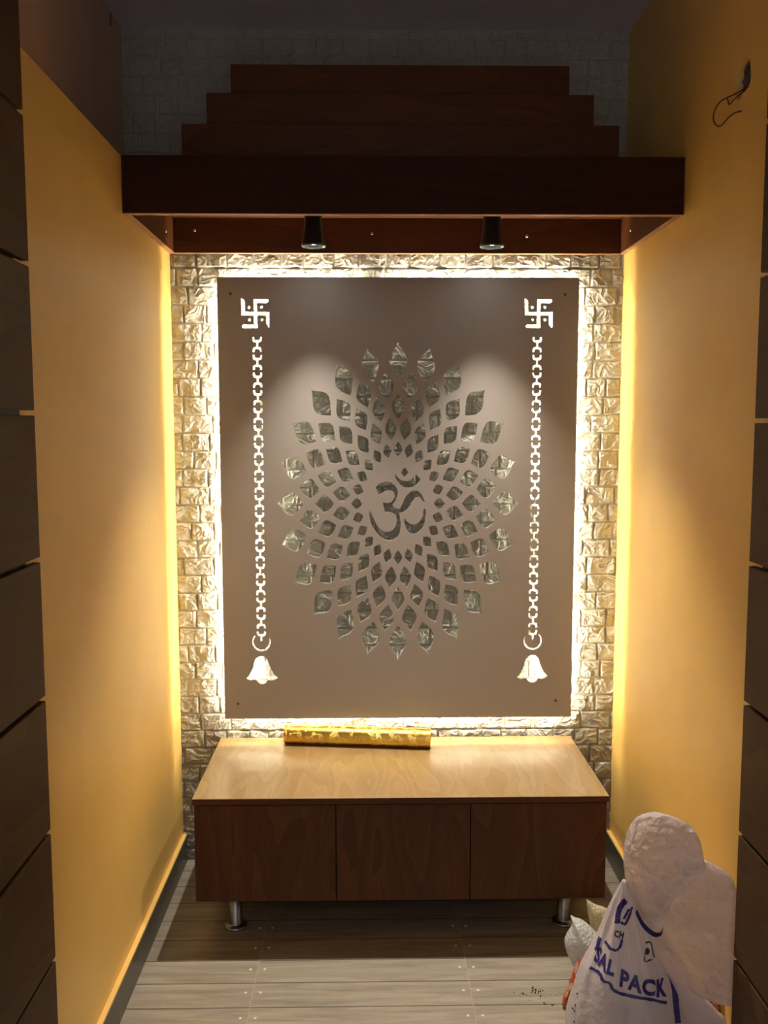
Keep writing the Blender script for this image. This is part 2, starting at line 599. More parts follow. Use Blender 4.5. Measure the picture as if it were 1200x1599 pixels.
for s, d in ((1.06, 0.004), (0.98, 0.02), (0.8, 0.045), (0.45, 0.058), (0.1, 0.062)):
    rings.append([bm.verts.new((XR + d + rng.uniform(-.004, .004) * (d > .01), cy + (y - cy) * s, cz + (z - cz) * s)) for y, z in hl])
for a, b in zip(rings, rings[1:]):
    for k in range(len(a)):
        bm.faces.new((a[k], a[(k + 1) % len(a)], b[(k + 1) % len(a)], b[k]))
bm.faces.new(rings[-1])
bmesh.ops.recalc_face_normals(bm, faces=bm.faces[:])
from_bm('hole_lining', bm, M['crater'], wr)

# skirtings: stone face with a painted plaster ledge on top
for nm, s, xf, ye in (('baseboard_left', 1, XL, YJL + 0.002), ('baseboard_right', -1, XR, YJR + 0.002)):
    xa, xb = (xf, xf + 0.014) if s > 0 else (xf - 0.014, xf)
    o = structure(box(nm, (xa, xb, ye, -0.013, 0, 0.086), M['skirting'], None, 0.0008), 'dark stone skirting with a yellow ledge')
    box('ledge', (xa, xb, ye, -0.013, 0.086, 0.094), M['yellow'], o, 0.002)

# printed nail marks of the floor tiles
for jx in (-0.3425, 0.218):
    for k in range(-1, 7):
        y = -0.520 - 0.0988 * k
        if y > -0.42 and jx > 0.3:
            continue
        for sgn in (-1, 1):
            bm = lathe_bm([(0.0042, 0.0), (0.0038, 0.0007), (0.002, 0.0012), (0, 0.0013)], 14)
            bm2 = from_bm('nail_head', bm, M['nail'], fl, True)
            bm2.location = (jx + sgn * 0.0185 + rng.uniform(-.001, .001), y, 0)


# ---------------------------------------------------------------- wood cladding on the front returns
def cladding(name, label, xin, xout, y1, grooves, pitch):
    """xin is the visible face, xout the wall face; y1 where the boards end towards the niche"""
    t = thing(name, label, 'wall cladding', (xout, y1, 0))
    zs = sorted(grooves)
    while zs[0] - pitch > 0.02:
        zs.insert(0, zs[0] - pitch)
    while zs[-1] + pitch < ZCEIL - 0.02:
        zs.append(zs[-1] + pitch)
    g = 0.0048
    edges = [0.002] + [z for z in zs] + [ZCEIL - 0.002]
    s = 1 if xin > xout else -1
    dx = abs(xin - xout)
    for a, b in zip(edges, edges[1:]):
        za = a + (g if a > 0.01 else 0)
        zb = b - (g if b < ZCEIL - .01 else 0)
        xs = sorted((s * 0.004, s * dx))
        box('board', (xs[0], xs[1], YEND - y1, -0.0005, za, zb), M['cladding'], t, 0.0016)
    xs = sorted((s * 0.0005, s * 0.0038))
    box('backing_strip', (xs[0], xs[1], YEND - y1, -0.030, 0.002, ZCEIL - 0.002), M['groove'], t)
    return t


cladding('wall_cladding', 'grooved brown wood cladding at the left edge of the niche opening', XL + 0.020, XL, YJL,
         [0.4295, 0.6845, 0.9433, 1.204, 1.4718, 1.7357, 1.9945], 0.262)
cladding('wall_cladding', 'grooved brown wood cladding at the right edge, next to the plastic bags', XR - 0.020, XR, YJR,
         [0.2983, 0.5808, 0.8664, 1.1626, 1.4578, 1.7489, 2.0471], 0.292)

# ---------------------------------------------------------------- canopy over the shrine
cx = (XL + XR) / 2
can = thing('shrine_canopy', 'dark walnut canopy box with stepped top fixed above the carved panel', 'canopy', (cx, -0.02, ZC))


def cbox(name, x0, x1, y0, y1, z0, z1, mat, bev=0.0008):
    return box(name, (x0 - cx, x1 - cx, y0 + 0.02, y1 + 0.02, z0 - ZC, z1 - ZC), mat, can, bev)


e = 0.0006
cbox('fascia', XL + e, XR - e, -YC, -YC + 0.018, ZC + 0.0012, ZT, M['walnut_dark'])
eb = cbox('edge_band', XL + e, XR - e, -YC - .0004, -YC + 0.0184, ZC, ZC + 0.0012, M['edge'], 0)
cbox('back_board', XL + 0.0195, XR - 0.0195, -0.032, -0.014, ZC, ZT - 0.04, M['walnut_h'])
cbox('edge_band', XL + 0.0195, XR - 0.0195, -0.0322, -0.0138, ZC - 0.001, ZC, M['edge'], 0)
for xa, xb in ((XL + e, XL + 0.0185), (XR - 0.0185, XR - e)):
    cbox('side_board', xa, xb, -YC + 0.0185, -0.014, ZC + 0.0012, ZT - 0.04, M['walnut_h'])
    cbox('edge_band', xa, xb, -YC + 0.0185, -0.014, ZC, ZC + 0.0012, M['edge'], 0)
cbox('soffit', XL + e, XR - e, -YC + 0.0185, -0.014, ZT - 0.039, ZT - 0.021, M['walnut_h'])
cbox('top_board', XL + e, XR - e, -YC + 0.0185, -0.014, ZT - 0.020, ZT - 0.002, M['walnut_h'])
for yf, ztop, zbot, xl in ((-0.30, 2.2837, ZT, -0.5607), (-0.27, 2.3768, 2.2840, -0.4951), (-0.24, 2.4661, 2.3771, -0.4302)):
    cbox('stepped_tier', xl, 2 * cx - xl, yf, -0.014, zbot, ztop, M['walnut_h'], 0.0012)
for (x, y, z, rx, rz) in ((-0.5809, -0.032, 2.0513, math.pi / 2, 0), (-0.0302, -0.032, 2.043, math.pi / 2, 0), (0.454, -0.032, 2.0364, math.pi / 2, 0),
                          (XL + 0.0185, -0.1356, 2.0267, math.pi / 2, math.pi / 2), (XR - 0.0185, -0.1383, 2.0336, math.pi / 2, -math.pi / 2)):
    bm = lathe_bm([(0.0055, 0), (0.0050, 0.0018), (0.003, 0.0032), (0.0014, 0.0034), (0.0012, 0.0022), (0, 0.0022)], 18)
    o = from_bm('screw', bm, M['chrome'], can, True)
    o.location = (x - cx, y + 0.02, z - ZC)
    o.rotation_euler = (rx, 0, rz)

# ---------------------------------------------------------------- two spotlights under the canopy
for x, lab in ((-0.2016, 'left black cone spotlight hanging under the canopy, lit'), (0.3213, 'right black cone spotlight hanging under the canopy, lit')):
    t = thing('spotlight', lab, 'spotlight', (x, -0.205, ZT - 0.039), 'cone spotlights under the canopy')
    zb = 1.9715 - (ZT - 0.039)
    bm = lathe_bm([(0.0, 0.0), (0.024, 0.0), (0.025, -0.004), (0.0255, -0.02), (0.0275, zb * .55), (0.0345, zb + 0.004), (0.0355, zb), (0.0335, zb), (0.0305, zb + 0.006), (0.028, zb + 0.012)], 48)
    from_bm('lamp_body', bm, M['black'], t, True)
    bm = lathe_bm([(0.0338, zb + .0002), (0.0352, zb - 0.0015), (0.0345, zb - 0.0030), (0.0300, zb - 0.0028), (0.0285, zb + 0.001)], 48)
    for v in bm.verts:
        a = math.atan2(v.co.y, v.co.x)
        f = 1 + 0.012 * math.cos(24 * a)
        v.co.x *= f
        v.co.y *= f
    from_bm('lens_rim', bm, M['rim'], t, True)
    bm = lathe_bm([(0, zb + 0.008), (0.027, zb + 0.008), (0.027, zb + 0.011), (0, zb + 0.011)], 36)
    from_bm('lens', bm, M['lens'], t)
    ld = bpy.data.lights.new('spotlight_beam', 'SPOT')
    ld.energy = SPOT_WATTS
    ld.color = SPOT_COLOR
    ld.spot_size = math.radians(75)
    ld.spot_blend = 0.95
    ld.shadow_soft_size = 0.012
    lo = bpy.data.objects.new('spotlight_beam', ld)
    C.objects.link(lo)
    lo.parent = t
    lo.location = (0, 0, zb - 0.004)
    lo.rotation_euler = (math.radians(-10), 0, 0)

# ---------------------------------------------------------------- carved panel
pan = thing('carved_panel', 'pale backlit board cut with an om, a petal mandala, two chains and bells', 'wall panel', (0.0528, PYB, PZ0))
MX, MZ, MA, MB = 0.0514, 1.2006, 0.342, 0.450
PROF_OUT = [(0, 0), (.07, .10), (.15, .27), (.24, .53), (.34, .80), (.44, .96), (.52, 1.0), (.60, .96), (.72, .76), (.86, .41), (1, 0)]
PROF_IN = [(0, 0), (.10, .24), (.22, .56), (.34, .83), (.44, .97), (.5, 1.0), (.57, .98), (.68, .83), (.80, .56), (.91, .26), (1, 0)]
RINGS = [(1.130, .876, .082, 0, PROF_OUT), (.926, .732, .069, .5, PROF_IN), (.772, .596, .060, 0, PROF_IN),
         (.612, .450, .052, .5, PROF_IN), (.438, .333, .038, 0, PROF_IN)]
holes = []
for ro, ri, hw, off, prof in RINGS:
    for k in range(24):
        th = (k + off) * 2 * math.pi / 24
        er = (math.sin(th), math.cos(th))
        et = (math.cos(th), -math.sin(th))
        side = [(ro + (ri - ro) * t, hw * wv) for t, wv in prof]
        sm = [(p.x, p.y) for p in catmull(side, 2)]
        loop = sm + [(r, -h) for r, h in sm[::-1][1:-1]]
        holes.append([(MX + MA * (er[0] * r + et[0] * h), MZ + MB * (er[1] * r + et[1] * h)) for r, h in loop])

SX, SZ = 0.002036, 0.002030


def om(p):
    u, v = 565 + p[0] / 10.435, 720 + p[1] / 10.435
    return (MX + (u - 622) * SX, 1.2035 - (v - 785) * SZ)


def shape(runs, n=4):
    """runs of points; each run is smoothed, corners stay sharp where runs meet"""
    out = []
    for r in runs:
        out += [(p.x, p.y) for p in catmull(r, n)][:-1]
    return out


OM = [[(228, 432), (280, 375), (350, 338), (410, 328), (480, 345), (540, 395), (580, 460), (590, 520), (575, 600), (545, 660), (500, 712)],
      [(500, 712), (530, 750), (570, 775), (625, 781)],
      [(625, 781), (650, 735), (680, 660), (720, 580), (780, 515), (860, 478), (930, 495), (985, 560), (1022, 645), (1026, 664)],
      [(1026, 664), (1014, 668), (1000, 650), (975, 615), (920, 588), (865, 605), (820, 670), (780, 740), (720, 810), (660, 840), (605, 848)],
      [(605, 848), (622, 900), (635, 1000), (635, 1090), (620, 1170), (580, 1245), (520, 1288), (455, 1302), (370, 1280), (280, 1215), (200, 1110), (150, 1010), (128, 900), (126, 825), (137, 798)],
      [(137, 798), (160, 850), (200, 950), (250, 1050), (320, 1125), (410, 1158), (490, 1140), (540, 1090), (568, 1020), (575, 960), (560, 900), (525, 860), (460, 838), (380, 832)],
      [(380, 832), (372, 790), (355, 725), (345, 668)],
      [(345, 668), (400, 682), (460, 678), (510, 640), (540, 570), (530, 520), (500, 490), (450, 477), (390, 490), (330, 525), (280, 552)],
      [(280, 552), (228, 432)]]
holes.append([om(p) for p in shape(OM)])
holes.append([om(p) for p in shape([[(540, 195), (575, 250), (630, 300), (700, 322), (770, 320), (820, 290), (860, 250), (885, 218)],
                                    [(885, 218), (925, 258), (960, 300)],
                                    [(960, 300), (900, 372), (830, 420), (750, 435), (680, 415), (620, 370), (570, 300), (545, 240), (540, 195)]])])
holes.append([om(p) for p in [(703, 100), (763, 182), (700, 260), (640, 182)]])
holes.append([om(p) for p in shape([[(705, 930), (740, 985), (790, 1025), (850, 1040), (920, 1015), (970, 960), (1000, 890), (1010, 800), (1022, 780)],
                                    [(1022, 780), (1043, 782)],
                                    [(1043, 782), (1048, 860), (1038, 960), (1010, 1060), (960, 1140), (900, 1185), (840, 1198), (780, 1170), (735, 1110), (705, 1030), (694, 965), (705, 930)]])])


def circle(cx_, cz_, r, n=16):
    return [(cx_ + r * math.cos(2 * math.pi * k / n), cz_ + r * math.sin(2 * math.pi * k / n)) for k in range(n)]


SW = [(565, 380), (778, 380), (795, 388), (800, 404), (790, 428), (770, 440), (622, 440), (622, 572), (808, 572), (808, 800), (798, 815), (778, 800), (760, 770), (752, 735), (752, 628),
      (622, 628), (625, 818), (400, 818), (389, 800), (395, 775), (415, 762), (565, 760), (565, 628), (380, 628), (374, 370), (400, 376), (422, 395), (434, 425), (440, 572), (565, 572)]
for cxs, czs in ((-0.3930, 1.7945), (0.4915, 1.7955)):
    holes.append([(cxs + (u - 595) / 10 * SX, czs - (v - 600) / 10 * SZ) for u, v in SW])
    for u, v in ((495, 505), (687, 503), (503, 692), (693, 692)):
        holes.append(circle(cxs + (u - 595) / 10 * SX, czs - (v - 600) / 10 * SZ, 0.0050))
U = [(-7.5, 0), (-4, 0), (-4, 3.4), (-2.4, 4.9), (2.4, 4.9), (4, 3.4), (4, 0), (7.5, 0), (7.5, 4.4), (6.6, 7.0), (4.4, 8.5), (1.8, 8.9)]
LOW = [(1.8, 15.4), (4.4, 15.8), (6.6, 17.2), (7.5, 19.6), (7.5, 24), (4, 24), (4, 20.8), (2.4, 19.3)]
link_poly = U + LOW + [(-x, y) for x, y in LOW[::-1]] + [(-1.8, 8.9), (-4.4, 8.5), (-6.6, 7.0), (-7.5, 4.4)]
last_poly = U + [(1.8, 16.5), (-1.8, 16.5), (-1.8, 8.9), (-4.4, 8.5), (-6.6, 7.0), (-7.5, 4.4)]
BELL = [[(268, 1370), (285, 1387), (305, 1392), (330, 1385), (345, 1362)], [(345, 1362), (378, 1366), (412, 1348)],
        [(412, 1348), (385, 1320), (362, 1272), (345, 1225), (325, 1203), (300, 1197), (272, 1208), (254, 1238), (240, 1290), (217, 1332), (197, 1353)],
        [(197, 1353), (226, 1366), (255, 1358), (268, 1370)]]
for xc in (-0.3895, 0.4885):
    pz = 0.0550
    for i in range(18):
        z0 = 1.7234 - i * pz
        poly = link_poly if i < 17 else last_poly
        holes.append([(xc + x * 0.00198, z0 - y * pz / 28) for x, y in poly])
    zc_ = 0.7525
    ring_ = []
    for k in range(29):
        a = math.radians(132 + k * (276 / 28))
        ring_.append((xc + 0.0298 * math.cos(a), zc_ + 0.0298 * math.sin(a)))
    for k in range(28, -1, -1):
        a = math.radians(132 + k * (276 / 28))
        th = 0.0058 * min(1, 0.35 + 2.2 * min(k, 28 - k) / 28)
        ring_.append((xc + (0.0298 - th) * math.cos(a), zc_ + (0.0298 - th) * math.sin(a)))
    holes.append(ring_)
    holes.append([(xc + (p[0] - 304) / 4.32 * SX, 0.7065 - (p[1] - 1197) / 4.32 * SZ) for p in shape(BELL, 3)])

ox, oz = 0.0528, PZ0
sh = lambda L: [(x - ox, z - oz) for x, z in L]
me = plate_with_holes(sh([(PX0, PZ0), (PX1, PZ0), (PX1, PZ1), (PX0, PZ1)]), [sh(h) for h in holes], PYB - PYF)
me.transform(Matrix(((1, 0, 0, 0), (0, 0, -1, -(PYB - PYF) / 2), (0, 1, 0, 0), (0, 0, 0, 1))))
board = link('board', me, M['panel'], pan)
me.materials.append(M['back_bounce'])
for p in me.polygons:
    if p.normal.y > 0.9:
        p.material_index = 1


def pbox(name, x0, x1, y0, y1, z0, z1, mat, label=None):
    o = box(name, (x0 - ox, x1 - ox, y0 - PYB, y1 - PYB, z0 - oz, z1 - oz), mat, pan)
    if label:
        o['label'] = label
    return o


# led tape on the back, a hand's breadth of battens behind
IN = 0.022
ya, yb = -0.0315, -0.0245
for xa in (PX0 + IN, PX1 - IN - 0.007):
    pbox('led_strip', xa, xa + 0.007, ya, yb, PZ0 + IN, PZ1 - IN, M['led'])
for za in (PZ0 + IN, PZ1 - IN - 0.007):
    if za > 1:
        pbox('led_strip', PX0 + IN + 0.01, -0.070, ya, yb, za, za + 0.007, M['led'])
        pbox('led_strip', 0.010, PX1 - IN - 0.01, ya, yb, za, za + 0.007, M['led'])
    else:
        pbox('led_strip', PX0 + IN + 0.01, PX1 - IN - 0.01, ya, yb, za, za + 0.007, M['led'])
for xa, runs in ((-0.430, ((0.66, 1.79),)), (0.527, ((0.66, 1.00), (1.19, 1.79)))):
    for za, zb_ in runs:
        pbox('led_strip', xa, xa + 0.004, ya, yb + 0.002, za, zb_, M['led_inner'])
pbox('batten', -0.060, 0.000, PYB + .0005, -0.013, 1.83, 1.90, M['timber'])
for x, z in ((-0.4695, 1.8545), (0.5727, 1.8541), (-0.4676, 0.55), (0.566, 0.5544)):
    bm = lathe_bm([(0.0042, 0), (0.0036, 0.0009), (0.001, 0.001), (0, 0.0006)], 16)
    o = from_bm('screw', bm, M['dark_screw'], pan, True)
    o.location = (x - ox, PYF - PYB, z - oz)
    o.rotation_euler = (math.pi / 2, 0, 0)

# ---------------------------------------------------------------- low cabinet
CX0, CX1, CYF, CZT, CZB = -0.533, 0.6265, -0.497, 0.421, 0.121
cab = thing('low_cabinet', 'low walnut cabinet with three flat doors on steel legs', 'cabinet', ((CX0 + CX1) / 2, -0.25, 0))
bx = (CX0 + CX1) / 2


def kbox(name, x0, x1, y0, y1, z0, z1, mat, bev=0.0008, parent=None):
    return box(name, (x0 - bx, x1 - bx, y0 + 0.25, y1 + 0.25, z0, z1), mat, parent or cab, bev)


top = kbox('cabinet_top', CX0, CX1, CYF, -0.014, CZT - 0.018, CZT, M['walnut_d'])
kbox('edge_strip', CX0, CX1, CYF - 0.0006, CYF, CZT - 0.0172, CZT - 0.0012, M['walnut_h'], 0, top).location = (0, 0, 0)
kbox('edge_strip', CX1 - 0.021, CX1 - 0.0195, CYF + 0.002, -0.016, CZT, CZT + 0.0004, M['edge'], 0, top)
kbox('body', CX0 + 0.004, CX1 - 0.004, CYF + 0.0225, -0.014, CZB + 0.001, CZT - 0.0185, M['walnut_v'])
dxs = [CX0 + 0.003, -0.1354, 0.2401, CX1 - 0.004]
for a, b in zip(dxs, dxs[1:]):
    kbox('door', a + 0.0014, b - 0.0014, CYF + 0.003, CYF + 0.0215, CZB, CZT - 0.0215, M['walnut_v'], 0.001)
for x, y in ((-0.4329, -0.4065), (0.5257, -0.4037), (-0.4329, -0.08), (0.5257, -0.08)):
    bm = lathe_bm([(0, 0), (0.033, 0), (0.034, 0.002), (0.034, 0.005), (0.031, 0.008), (0.021, 0.0095), (0.0195, 0.013), (0.0195, CZB), (0, CZB)], 40)
    o = from_bm('leg', bm, M['steel'], cab, True)
    o.location = (x - bx, y + 0.25, 0)

# ---------------------------------------------------------------- gold roll
p0, p1 = Vector((-0.3160, -0.062, CZT + 0.0305)), Vector((0.1545, -0.112, CZT + 0.0305))
L = (p1 - p0).length
R = 0.0305
rot = (p1 - p0).to_track_quat('Z', 'Y').to_euler()
roll = thing('foil_roll', 'gold embossed foil roll lying on the cabinet top', 'foil roll', (p0.x, p0.y, CZT))
bm = lathe_bm([(R - 0.004, 0.0), (R, 0.0), (R, 0.002)] + [(R + 0.0004 * math.sin(k * 1.7), L * k / 30) for k in range(1, 30)] + [(R, L - 0.001), (R, L), (R - 0.004, L), (R - 0.004, 0.0)], 64)
o = from_bm('foil_sheet', bm, M['gold'], roll, True)
o.location = (0, 0, R)
o.rotation_euler = rot
bm = lathe_bm([(R - 0.0045, 0.004), (R - 0.0045, L - 0.004), (R - 0.007, L - 0.004), (R - 0.007, 0.004), (R - 0.0045, 0.004)], 48)
o = from_bm('cardboard_core', bm, M['cardboard'], roll, True)
o.location = (0, 0, R)
o.rotation_euler = rot

# ---------------------------------------------------------------- cable hanging from the hole
CABLE = [(XR + 0.03, -0.888, 2.190), (XR + 0.008, -0.870, 2.176), (XR - 0.004, -0.852, 2.1721), (XR - 0.010, -0.8241, 2.1742), (XR - 0.012, -0.7956, 2.1764), (XR - 0.012, -0.7671, 2.1703),
         (XR - 0.010, -0.7514, 2.1564), (XR - 0.008, -0.757, 2.1417), (XR - 0.008, -0.7794, 2.1281), (XR - 0.010, -0.8047, 2.1224), (XR - 0.012, -0.8327, 2.1234),
         (XR - 0.014, -0.8601, 2.1236), (XR - 0.014, -0.8907, 2.1209), (XR - 0.012, -0.9171, 2.115)]
cb = thing('electric_cable', 'thin dark red wire looping out of the hole in the right wall', 'cable', (XR, -0.87, 2.17))
off = Vector((XR, -0.87, 2.17))
from_bm('wire', tube_bm([p - off for p in catmull(CABLE, 6)], 0.0016, 8), M['cable'], cb, True)
from_bm('wire_end', tube_bm([Vector(p) - off for p in ((XR - 0.012, -0.917, 2.115), (XR - 0.011, -0.930, 2.112), (XR - 0.010, -0.9375, 2.1135))], 0.0009, 6), M['copper'], cb, True)
from_bm('wire', tube_bm([p - off for p in catmull([(XR + 0.03, -0.885, 2.185), (XR + 0.006, -0.862, 2.170), (XR - 0.003, -0.845, 2.161), (XR - 0.006, -0.832, 2.158), (XR - 0.006, -0.826, 2.168), (XR - 0.008, -0.824, 2.176)], 5)], 0.0014, 8), M['cable'], cb, True)

# ---------------------------------------------------------------- bags
def fbm(x, y, z, seed=0):
    from mathutils import noise as N
    return N.fractal(Vector((x + seed, y, z)), 1.0, 2.0, 4)


def ridge(p, scale, seed):
    from mathutils import noise as N
    q = Vector(p) * scale + Vector((seed, seed * 1.7, 0))
    return 1 - abs(N.noise(q)) * 2


# silhouette rows of the tied bag: z, x left, x right
ROWS = [(0.000, 0.440, 0.748), (0.035, 0.424, 0.744), (0.075, 0.432, 0.728), (0.104, 0.440, 0.712), (0.140, 0.450, 0.688), (0.175, 0.461, 0.664), (0.217, 0.482, 0.640),
        (0.261, 0.502, 0.620), (0.300, 0.516, 0.606), (0.342, 0.532, 0.594), (0.370, 0.545, 0.582), (0.387, 0.552, 0.566)]
BAGY = -0.895


def bag_point(th, z, out=0.0):
    zz = [r[0] for r in ROWS]
    xl = float(np.interp(z, zz, [r[1] for r in ROWS]))
    xr = float(np.interp(z, zz, [r[2] for r in ROWS]))
    c = (xl + xr) / 2
    a = (xr - xl) / 2
    b = a * 0.80
    t = z / 0.387
    fold = 0.010 * (0.25 + t) * math.sin(th * 9 + 2.0 * math.sin(th * 2) + z * 6) * min(1, a / 0.05) + 0.004 * math.sin(th * 23 + z * 20) * t
    fold += 0.006 * fbm(math.cos(th) * 3, math.sin(th) * 3, z * 9, 4.2)
    fold *= 0.55
    x = c + (a + fold * abs(math.cos(th)) * .4 + fold * (1 - abs(math.cos(th))) + out) * math.cos(th)
    y = BAGY + (b + fold + out) * math.sin(th)
    return Vector((x, y, z))


BO = Vector((0.58, BAGY, 0))
bag = thing('plastic_bag', 'tall milky polythene sack with blue lettering, tied, against the right wall', 'bag', BO)
bm = bmesh.new()
NS, NR = 160, 72
prev = None
for j in range(NR + 1):
    z = 0.387 * (j / NR)
    ring = [bm.verts.new(bag_point(2 * math.pi * k / NS, z) - BO) for k in range(NS)]
    if prev:
        for k in range(NS):
            bm.faces.new((prev[k], prev[(k + 1) % NS], ring[(k + 1) % NS], ring[k]))
    else:
        bm.faces.new(ring[::-1])
    prev = ring
bm.faces.new(prev)
from_bm('bag_body', bm, M['polythene'], bag, True)


def puff(outline, plane, depth, seed, wr=0.008, nr=34, n=140, tilt=0.0, cen=None):
    """closed crumpled shell inflated from an outline; plane(x, z) -> y of the mid surface"""
    lp = catmull(outline, 8, True)
    seg = [(lp[(i + 1) % len(lp)] - lp[i]).length for i in range(len(lp))]
    tot = sum(seg)
    pts, acc, i = [], 0.0, 0
    for k in range(n):
        d = tot * k / n
        while acc + seg[i] < d:
            acc += seg[i]
            i += 1
        pts.append(lp[i].lerp(lp[(i + 1) % len(lp)], (d - acc) / seg[i]))
    c = sum(pts, Vector()) / n if cen is None else Vector((*cen, 0))
    bm = bmesh.new()
    rings = {}
    for side in (-1, 1):
        prev = None
        for j in range(nr + 1):
            s = 1 - j / nr
            ring = []
            if j == 0 and side == 1:
                prev = rings[0]
                continue
            for k, p in enumerate(pts if s > 0 else [c]):
                q = c.lerp(p, s)
                y = plane(q.x, q.y)
                h = depth * (1 - s ** 2.6) ** 0.5
                wn = ridge((q.x, side * 3.0, q.y), 11, seed) * 0.9 + ridge((q.x, side * 3.0, q.y), 34, seed + 5) * 0.26 + ridge((q.x, side * 3, q.y), 75, seed + 9) * 0.10
                ew = wr * (fbm(q.x * 22, 0, q.y * 22, seed)) * s
                h += wr * 2.0 * wn * (1 - s ** 6)
                ring.append(bm.verts.new((q.x + ew * .3, y + side * h, q.y + ew * .5)))
            if j == 0:
                rings[0] = ring
            if prev:
                m_ = len(prev)
                if len(ring) == 1:
                    for k in range(m_):
                        bm.faces.new((prev[k], prev[(k + 1) % m_], ring[0]))
                else:
                    for k in range(m_):
                        bm.faces.new((prev[k], prev[(k + 1) % m_], ring[(k + 1) % m_], ring[k]))
            prev = ring
    bmesh.ops.recalc_face_normals(bm, faces=bm.faces[:])
    return bm


def shifted(bm, o):
    bmesh.ops.translate(bm, verts=bm.verts[:], vec=-Vector(o))
    return bm


NECK = [(0.5973, 0.2801), (0.5778, 0.3272), (0.5647, 0.3615), (0.5547, 0.4213), (0.5547, 0.4849), (0.5733, 0.5421), (0.6054, 0.5688), (0.6382, 0.5760),
        (0.6706, 0.5652), (0.6888, 0.5354), (0.6967, 0.4957), (0.6975, 0.4700), (0.670, 0.430), (0.640, 0.37), (0.625, 0.31)]
bm = puff(NECK, lambda x, z: -0.890 - 0.8 * (x - 0.55), 0.030, 3.1, 0.009)
from_bm('loose_neck', shifted(bm, BO), M['polythene_clear'], bag, True)
FLAP = [(0.6053, 0.2901), (0.60, 0.350), (0.625, 0.41), (0.66, 0.45), (0.7001, 0.4788), (0.7286, 0.4750), (0.7600, 0.4463), (0.7640, 0.341), (0.7640, 0.2216), (0.7635, 0.170),
        (0.745, 0.158), (0.7232, 0.1544), (0.6789, 0.160), (0.6478, 0.1776), (0.6164, 0.2414)]
bm = puff(FLAP, lambda x, z: -0.850 - 0.85 * (x - 0.55), 0.016, 8.4, 0.006)
from_bm('side_flap', shifted(bm, BO), M['polythene_clear'], bag, True)


LOWER = [(0.62, 0.20), (0.66, 0.185), (0.70, 0.165), (0.7232, 0.150), (0.742, 0.133), (0.760, 0.112), (0.757, 0.03), (0.72, 0.008), (0.66, 0.006), (0.62, 0.03)]
bm = puff(LOWER, lambda x, z: -0.835 - 0.85 * (x - 0.55), 0.012, 28.4, 0.004)
from_bm('side_flap', shifted(bm, BO), M['polythene'], bag, True)


# --- print on the sack, wrapped on its surface
def proj(p):
    d = Vector(p) - Vector(CAM)
    a, b, c = d.dot(_r), d.dot(_u), d.dot(_f)
    return 600 + F_PX * a / c, 799.5 - F_PX * b / c


def wrap_polys(name, polys, mat, out=0.0016, sub=5, label=None):
    """polys in sack coordinates (angle, height); laid on the sack's own surface"""
    bm = bmesh.new()
    for pl in polys:
        vs_ = [bm.verts.new((a, z, 0)) for a, z in pl]
        f = bm.faces.new(vs_)
    bmesh.ops.triangulate(bm, faces=bm.faces[:])
    for _ in range(sub):
        long = [e_ for e_ in bm.edges if math.hypot((e_.verts[0].co.x - e_.verts[1].co.x) * 0.12, e_.verts[0].co.y - e_.verts[1].co.y) > 0.006]
        if not long:
            break
        bmesh.ops.subdivide_edges(bm, edges=long, cuts=1)
        bmesh.ops.triangulate(bm, faces=bm.faces[:])
    for v in bm.verts:
        v.co = bag_point(v.co.x, v.co.y, out) - BO
    bmesh.ops.recalc_face_normals(bm, faces=bm.faces[:])
    o = from_bm(name, bm, mat, bag, False)
    if label:
        o['label'] = label
    return o


_cache = []
for i in range(120):
    th = -math.pi + math.pi * i / 119
    for j in range(90):
        z = 0.387 * j / 89
        _cache.append((th, z))
_P = np.array([proj(bag_point(a, z, 0.0016)) for a, z in _cache])
_Q = np.array(_cache)


def on_bag(u, v):
    d = (_P[:, 0] - u) ** 2 + (_P[:, 1] - v) ** 2
    k = np.argsort(d)[:4]
    wgt = 1 / (d[k] + 0.05)
    return tuple((_Q[k] * wgt[:, None]).sum(0) / wgt.sum())


def text_polys(body, shear_map):
    cu = bpy.data.curves.new('txt', 'FONT')
    cu.body = body
    cu.size = 1.0
    cu.offset = 0.05
    cu.space_character = 1.12
    cu.fill_mode = 'FRONT'
    ob = bpy.data.objects.new('txt', cu)
    C.objects.link(ob)
    dg = bpy.context.evaluated_depsgraph_get()
    me_ = bpy.data.meshes.new_from_object(ob.evaluated_get(dg))
    bpy.data.objects.remove(ob)
    xs = [v.co.x for v in me_.vertices]
    ys = [v.co.y for v in me_.vertices]
    x0, x1, y0, y1 = min(xs), max(xs), min(ys), max(ys)
    out = []
    for p in me_.polygons:
        out.append([shear_map((me_.vertices[i].co.x - x0) / (x1 - x0), (me_.vertices[i].co.y - y0) / (y1 - y0)) for i in p.vertices])
    bpy.data.meshes.remove(me_)
    return out


def quad_map(tl, tr, br, bl):
    tl, tr, br, bl = [np.array(on_bag(*q)) for q in (tl, tr, br, bl)]

    def f(s, t):
        return tuple(((bl * (1 - s) + br * s) * (1 - t) + (tl * (1 - s) + tr * s) * t))
    return f


wrap_polys('printed_lettering', text_polys('SAL', quad_map((935, 1478), (962, 1501), (958, 1527), (926, 1500))), M['blue'])
wrap_polys('printed_lettering', text_polys('PACK', quad_map((970, 1513), (1039, 1527), (1041, 1556), (967, 1541))), M['blue'])
wrap_polys('printed_lettering', text_polys('CH', quad_map((961, 1451), (975, 1457), (972, 1469), (958, 1462))), M['ink'])


